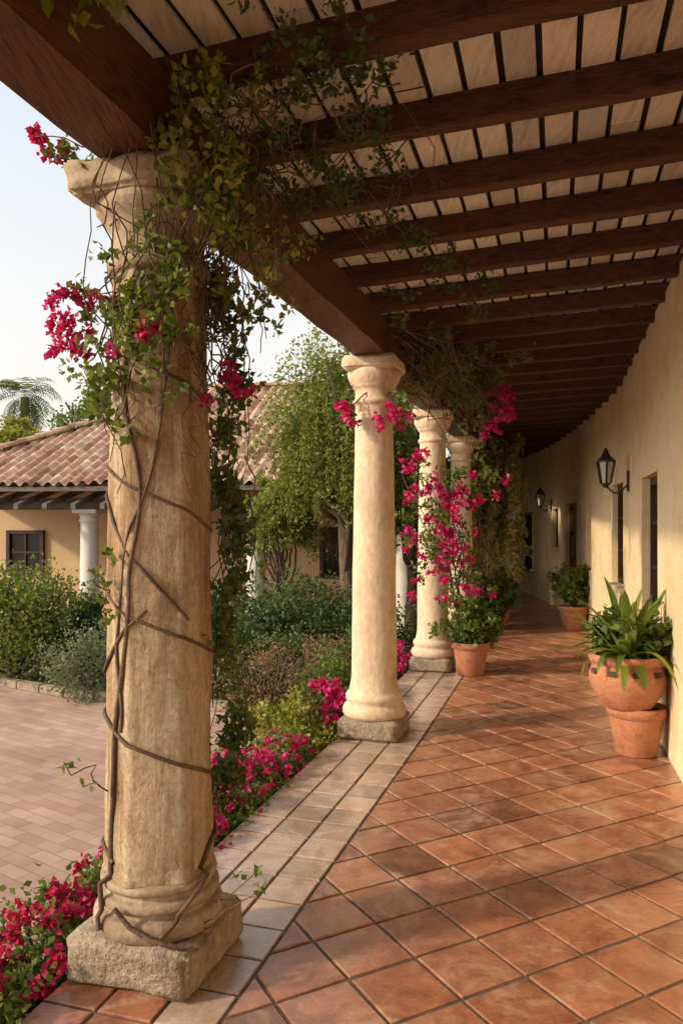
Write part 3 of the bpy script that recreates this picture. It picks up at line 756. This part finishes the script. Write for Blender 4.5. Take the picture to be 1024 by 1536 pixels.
for (y,r,pl,nf) in row:
    x=Cx(y)-.26-r*.9
    shrub('bougainvillea_shrub',(x,y,-.09),(r,r*1.15,.24),3000,G_MID+G_YEL[:1],.034,nf,pl,.027)
shrub('garden_shrub',(-.38,6.0,0.02),(.28,.3,.30),3400,G_YEL,.038)
shrub('bougainvillea_shrub',(-.14,6.35,0.02),(.24,.28,.30),2000,G_MID,.04,54,MAG,.035)
shrub('garden_shrub',(-.1,7.3,.1),(.36,.4,.36),3600,G_MID+G_YEL[:1],.04)
shrub('dry_shrub',(-.75,7.6,.05),(.5,.5,.42),2600,G_DRY+G_GREY[:1],.03,stk=60)
shrub('dry_shrub',(-.3,8.4,.1),(.5,.4,.42),2400,G_DRY+G_GREY[:1],.03,stk=46)
HG=[(.04,.07,.025),(.08,.125,.045),(.14,.19,.085)]
for (x,y,z,rx,ry,rz,nn_) in [(-1.5,10.2,.25,.95,.7,.62,9000),(-.5,10.4,.28,.9,.7,.62,9000),(.35,10.2,.2,.6,.6,.6,6000),(-1.0,9.3,.02,.8,.5,.45,6000),(-1.9,9.4,.05,.5,.4,.42,3500),(.25,8.9,.05,.45,.5,.45,4000)]:
    shrub('hedge',(x,y,z),(rx,ry,rz),nn_,HG,.05,tight=.13)
shrub('garden_shrub',(-2.95,8.9,.02),(.42,.4,.42),4200,G_GREY,.035,stk=14)
shrub('garden_shrub',(-4.25,10.0,.45),(.70,.6,.60),8000,G_MID+G_YEL[:3],.06,stk=12)
shrub('garden_shrub',(-3.6,10.6,.2),(.5,.5,.45),3500,G_DARK+G_MID[:1],.06)
shrub('garden_shrub',(-2.2,11.2,.2),(.7,.5,.5),4500,G_DARK+G_MID[:1],.06)

# ------------------------------------------------------------ far building
far=empty('tiled_house',(-4.4,14.5,FL),-math.radians(8))
X0,X1=-3.6,5.9; EZ=2.72; RZ=5.45; RY=5.0
mb=MB()
def slopemesh(mb,x0,x1,yE,yR,zE,zR,hipl=True,hipr=False):
    nx=int((x1-x0)/.0275); crs=16
    ss=[]
    for c in range(crs): ss+=[c/crs+1e-4,(c+.5)/crs,(c+.985)/crs]
    ss.append(1.0)
    vs=[]
    for s in ss:
        fr_=(s*crs)%1.0
        for i in range(nx+1):
            x=x0+(x1-x0)*i/nx; ph=(x/.22)%1.0
            b=.06*max(0,math.sin(math.pi*ph/.66)) if ph<.66 else -.02*math.sin(math.pi*(ph-.66)/.34)
            tid=int(x/.22)+1000*int(s*crs); jt=.016*noise.noise((tid*.37,tid*.11,0))
            y=yE+(yR-yE)*s+ (jt*2 if s<.01 else 0); z=zE+(zR-zE)*s+b+.03*(1-fr_)+jt - .05*math.sin(math.pi*s)+.04*noise.noise((x*.5,s*3,0))
            vs.append((x,y,z))
    fs=[]
    for r in range(len(ss)-1):
        hx=x0+ (ss[r])*abs(yR-yE)*.80 if hipl else -1e9
        for i in range(nx):
            x=x0+(x1-x0)*i/nx
            if x<hx: continue
            a=r*(nx+1)+i; fs.append((a,a+1,a+nx+2,a+nx+1))
    mb.add(vs,fs,M['roof'],smooth=False)
slopemesh(mb,X0-.6,X1,-.75,RY,EZ,RZ)
hx=X0-.6; hr=hx+(RY+.75)*.80
mb.add([(hx,-.75,EZ),(hr,RY,RZ),(hx,2*RY+.75,EZ)],[(0,2,1)],M['roof'])
mb.add([(hx,2*RY+.75,EZ),(hr,RY,RZ),(X1,RY,RZ),(X1,2*RY+.75,EZ)],[(0,3,2,1)],M['roof'])
mb.add([(X1-.02,-.75,EZ-.05),(X1-.02,2*RY+.75,EZ-.05),(X1-.02,RY,RZ-.05)],[(0,1,2)],M['stucco_far'])
def caps(a,b):
    a=Vector(a);b=Vector(b); n=int((b-a).length/.38); d=(b-a)/n; u=d.normalized(); s=Vector((0,0,1)).cross(u).normalized(); w=u.cross(s)
    for i in range(n):
        vs=[]
        for (q,rr) in ((a+d*i,.12),(a+d*(i+1.12),.10)):
            for k in range(9):
                th=math.pi*k/8; vs.append(q+s*math.cos(th)*rr+w*math.sin(th)*rr*.8+w*(.02 if rr>.11 else .0))
        mb.add(vs,[(k,k+1,k+10,k+9) for k in range(8)],M['roof'],smooth=True)
caps((hx,-.75,EZ+.03),(hr,RY,RZ+.03)); caps((hr,RY,RZ+.03),(X1,RY,RZ+.03))
mb.obj('roof',far)
mb=MB()
mb.box(((X0+X1)/2,-.0,2.41),((X1-X0)/2,0,0),(0,.09,0),(0,0,.11),M['greywood'],bev=.01)
mb.box(((X0+X1)/2-.3,-.68,2.66),((X1-X0)/2+.25,0,0),(0,.03,0),(0,0,.04),M['greywood'])
x=X0
while x<X1: mb.box((x,.65,2.71),(.045,0,0),(0,1.45,.37),(0,0,.05),M['greywood']); x+=.55
mb.obj('porch_beam',far)
for x in (-3.3,-.38,2.85,5.6):
    mb=MB()
    mb.box((x,0,.06),(.23,0,0),(0,.23,0),(0,0,.06),M['whitecol'],bev=.01)
    mb.lathe([(.22,.12),(.23,.16),(.21,.2),(.19,.22),(.185,.26)]+[(.182-.02*i/8,.26+1.8*i/8) for i in range(1,9)]+[(.185,2.08),(.185,2.11),(.16,2.12),(.17,2.17),(.21,2.21),(.22,2.23)],(x,0,0),M['whitecol'],32)
    mb.box((x,0,2.262),(.24,0,0),(0,.24,0),(0,0,.035),M['whitecol'],bev=.01)
    mb.obj('porch_column',far)
mb=MB()
mb.box(((X0+X1)/2,2.35,1.6),((X1-X0)/2,0,0),(0,.15,0),(0,0,1.62),M['stucco_far'])
mb.box((X0,5.6,1.4),(.12,0,0),(0,3.1,0),(0,0,1.42),M['stucco_far'])
mb.box((X1-.2,5.6,1.4),(.12,0,0),(0,3.1,0),(0,0,1.42),M['stucco_far'])
mb.box(((X0+X1)/2,8.9,1.4),((X1-X0)/2,0,0),(0,.15,0),(0,0,1.42),M['stucco_far'])
mb.box(((X0+X1)/2,1.0,-.005),((X1-X0)/2,0,0),(0,1.15,0),(0,0,.045),M['terracotta'])
mb.obj('walls',far)
def fwin(x,z0,z1,w,kind):
    mb=MB(); yb=2.195
    fm=M['darkwood']
    mb.box((x,yb,(z0+z1)/2),(w/2,0,0),(0,.012,0),(0,0,(z1-z0)/2),M['glass'])
    for sx_ in (-1,1): mb.box((x+sx_*w/2,yb-.03,(z0+z1)/2),(.045,0,0),(0,.045,0),(0,0,(z1-z0)/2+.04),fm,bev=.006)
    for zz in (z0,z1): mb.box((x,yb-.028,zz),(w/2-.046,0,0),(0,.042,0),(0,0,.04),fm,bev=.006)
    if kind=='lattice':
        mb.box((x,yb-.025,z1-.22),(w/2-.046,0,0),(0,.03,0),(0,0,.02),fm)
        for k in range(4):
            cx=x-w/2+w*(k+.5)/4
            mb.box((x-w/2+w*k/4,yb-.02,(z0+z1)/2-.1),(.014,0,0),(0,.02,0),(0,0,(z1-z0)/2-.13),fm)
            for q in range(8):
                a=math.pi*q/8;a2=math.pi*(q+1)/8; r=w/8-.02; zc=z1-.40
                A=Vector((cx+r*math.cos(a),yb-.02,zc+r*math.sin(a)));B=Vector((cx+r*math.cos(a2),yb-.02,zc+r*math.sin(a2))); d=(B-A)/2
                mb.box((A+B)/2,d,(0,.018,0),Vector((-d.z,0,d.x)).normalized()*.012,M['greywood'])
            mb.lathe([(.05,0),(.06,.01),(.05,.02)],(cx,yb-.03,z0+.35),M['greywood'],12)
    elif kind=='shutter':
        n=int((z1-z0)/.055)
        for k in range(n): mb.box((x,yb-.05,z0+.06+k*.055),(w/2-.05,0,0),(0,.022,.012),(0,-.004,.016),M['shutter'])
        for sx_ in (-1,0,1): mb.box((x+sx_*(w/2-.03),yb-.05,(z0+z1)/2),(.03,0,0),(0,.03,0),(0,0,(z1-z0)/2),M['shutter'],bev=.005)
    else:
        mb.box((x,yb-.025,(z0+z1)/2),(.02,0,0),(0,.022,0),(0,0,(z1-z0)/2-.04),fm); mb.box((x,yb-.025,(z0+z1)/2),(w/2-.05,0,0),(0,.018,0),(0,0,.018),fm)
    mb.obj('window' if kind!='shutter' else 'shuttered_window',far)
fwin(4.2,.92,1.92,.95,'lattice'); fwin(2.15,1.35,2.42,.62,'shutter'); fwin(-2.95,.95,1.85,.8,'plain')
stems('wall_creeper',[wiggle((-1.5,2.05,0),(-1.5,2.1,2.6),14,.1)],.02,M['bark'],far)
P,K=clumps([(-1.45,2.0,z,.1) for z in (.5,1.0,1.4,1.9,2.3)],8,G_DARK); leafmesh('creeper_leaves',P,.07,K,M['leaf'],far)
P,K=clumps([(2.95+random.gauss(0,.12)+.2,-.1+random.gauss(0,.1),z,.17) for z in np.arange(.7,2.6,.17)],9,G_MID+G_YEL[:1]); leafmesh('column_creeper_leaves',P,.075,K,M['leaf'],far)
far2=empty('tiled_house',(-12.5,24,FL),.25)
mb=MB(); mb.box((0,2.5,1.5),(5,0,0),(0,2.5,0),(0,0,1.5),M['stucco_far']); mb.obj('walls',far2)
mb=MB(); slopemesh(mb,-5.5,5.5,-.6,2.5,3.05,4.5,hipl=False)
mb.add([(-5.5,2.5,4.5),(5.5,2.5,4.5),(5.5,5.6,3.05),(-5.5,5.6,3.05)],[(0,1,2,3)],M['roof'])
mb.obj('roof',far2)

# ------------------------------------------------------------ trees
def tree(name,x,y,h,rc,cz,n,palette,size,trunk=.12,droop=0,dl=(.4,1.3)):
    e=empty(name,(x,y,FL)); br=[[(0,0,0,1.6),(.05,.02,h*.25,1.2),(-.02,.04,h*.5,.9),(.03,0,h*.75,.5)]]; rr=[trunk]
    for k in range(14):
        a=random.uniform(0,6.28); z0=h*random.uniform(.25,.6); br.append(wiggle((0,0,z0),(rc[0]*.75*math.cos(a),rc[1]*.75*math.sin(a),cz+rc[2]*random.uniform(-.3,.75)),9,.2*rc[0])); rr.append(trunk*.4)
    stems('trunk_and_limbs',br,rr,M['bark'],e,2)
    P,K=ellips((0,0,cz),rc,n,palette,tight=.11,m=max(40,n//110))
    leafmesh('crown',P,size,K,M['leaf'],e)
    if droop:
        d=rng.normal(size=(droop,3)); d/=np.linalg.norm(d,axis=1)[:,None]; d[:,2]=np.abs(d[:,2])*.8-.25
        S0=d*np.array(rc)*rng.uniform(.7,1.05,droop)[:,None]+np.array([0,0,cz]); ln=rng.uniform(dl[0],dl[1],droop); cl=rng.uniform(0,1,droop)
        nn_=droop*70; k=rng.integers(0,droop,nn_); t=rng.uniform(0,1,nn_)
        P=S0[k]+np.c_[rng.normal(0,.03,nn_)+d[k,0]*.15*np.sqrt(t),rng.normal(0,.03,nn_)+d[k,1]*.15*np.sqrt(t),-ln[k]*t]
        ok=P[:,2]>.3; P=P[ok]; k=k[ok]
        leafmesh('drooping_sprays',P,size*1.1,pal(palette,len(P),cl[k]),M['leaf'],e,width=.16,dirbias=(0,0,-1),bias=.5)
    return e
PEP=[(.07,.10,.02),(.165,.20,.035),(.30,.31,.065)]
tree('pepper_tree',.05,11.6,4.3,(1.0,1.0,1.3),3.35,25000,PEP,.058,.11,droop=480)
tree('pepper_tree',-.95,12.2,2.4,(.45,.5,.45),2.3,5500,PEP,.06,.05,droop=120,dl=(.3,.8))
tree('pepper_tree',1.2,13.2,4.0,(.85,1.0,1.2),2.9,9000,G_DARK+G_MID[1:],.07,.1,droop=110)
tree('garden_tree',-6.3,19.5,5.2,(1.0,.9,1.2),4.4,7500,G_MID+G_GREY[:1],.10)
tree('garden_tree',-8.9,21.0,4.6,(.9,.9,.65),4.1,5500,G_YEL,.11)
tree('garden_tree',-12.8,32,5.3,(1.5,1.5,.9),5.0,6000,G_YEL+G_MID[:1],.15)
tree('garden_tree',-5.5,34,5.8,(2.0,1.8,1.3),4.8,7000,G_MID+G_YEL[:1],.17)
def palm(x,y,h,R):
    e=empty('palm_tree',(x,y,FL)); stems('trunk',[[(0,0,0,1.2),(.1,0,h*.5,1),(.05,0,h,.9)]],.22,M['bark'],e,3)
    mb=MB(); pr=random.Random(5)
    for f in range(60):
        a=pr.uniform(0,6.28); el=pr.uniform(-.6,1.45); d=Vector((math.cos(a),math.sin(a),0)); sd=Vector((-d.y,d.x,0)); p=Vector((.05,0,h)); s_=pr.uniform(.5,1.2); c=(.13*s_,.16*s_,.035*s_); ang=el; Rf=R*pr.uniform(.75,1.05)
        for i in range(14):
            up=Vector((0,0,1)); tg=d*math.cos(ang)+up*math.sin(ang); q=p+tg*(Rf/14); nn=tg.cross(sd)
            if i>2:
                for s2 in(-1,1):
                    w_=tg*(Rf/14)*.28; tip=q+sd*s2*Rf*.26*math.sin(math.pi*(i+1)/17)+tg*Rf*.14-up*Rf*pr.uniform(.02,.14)
                    mb.add([q-w_,q+w_,tip],[(0,1,2)],M['leaf'],c)
            p=q; ang-=.13
    mb.obj('fronds',e)
palm(-14.9,36,8.0,1.9)

# ------------------------------------------------------------ world, sun, camera
w=bpy.data.worlds.new('World'); scene.world=w; w.use_nodes=True; nt=w.node_tree; nt.nodes.clear()
out=N(nt,'ShaderNodeOutputWorld'); bg=N(nt,'ShaderNodeBackground'); sky=N(nt,'ShaderNodeTexSky',sky_type='NISHITA')
sd=Vector((-.86,-.30,.46)).normalized()
el=math.asin(sd.z); az=math.atan2(sd.x,sd.y)
sky.sun_disc=False; sky.sun_elevation=el; sky.sun_rotation=az; sky.dust_density=4.5; sky.air_density=1.0; sky.ozone_density=1.0
hs=N(nt,'ShaderNodeHueSaturation'); hs.inputs['Saturation'].default_value=.6; hs.inputs['Value'].default_value=.8
L(nt,sky.outputs[0],hs.inputs['Color'])
tc=N(nt,'ShaderNodeTexCoord'); sx=N(nt,'ShaderNodeSeparateXYZ'); L(nt,tc.outputs['Generated'],sx.inputs[0])
haze=ramp(nt,sx.outputs['Z'],[(0.0,(1.0,.88,.72)),(.22,(.96,.89,.79)),(.55,(.72,.80,.86))])
hz=mix(nt,1.0,hs.outputs[0],mix(nt,1.0,haze,(4.9,4.9,4.9),'MULTIPLY'),'ADD')
L(nt,hz,bg.inputs['Color']); bg.inputs['Strength'].default_value=.15
L(nt,bg.outputs[0],out.inputs[0])
sl=bpy.data.lights.new('sun','SUN'); sl.energy=3.5; sl.angle=math.radians(3); sl.color=(1,.78,.53)
so=bpy.data.objects.new('sun',sl); COL.objects.link(so); so.rotation_euler=(-sd).to_track_quat('-Z','Y').to_euler()
cam=bpy.data.cameras.new('camera'); co=bpy.data.objects.new('camera',cam); COL.objects.link(co)
co.location=(0,0,1.65); co.rotation_euler=(math.pi/2,0,0); cam.sensor_fit='AUTO'; cam.sensor_width=36; cam.lens=26.95; cam.shift_y=.013
cam.clip_end=1500; cam.clip_start=.05
scene.camera=co
scene.view_settings.view_transform='Standard'; scene.view_settings.look='None'; scene.view_settings.exposure=0
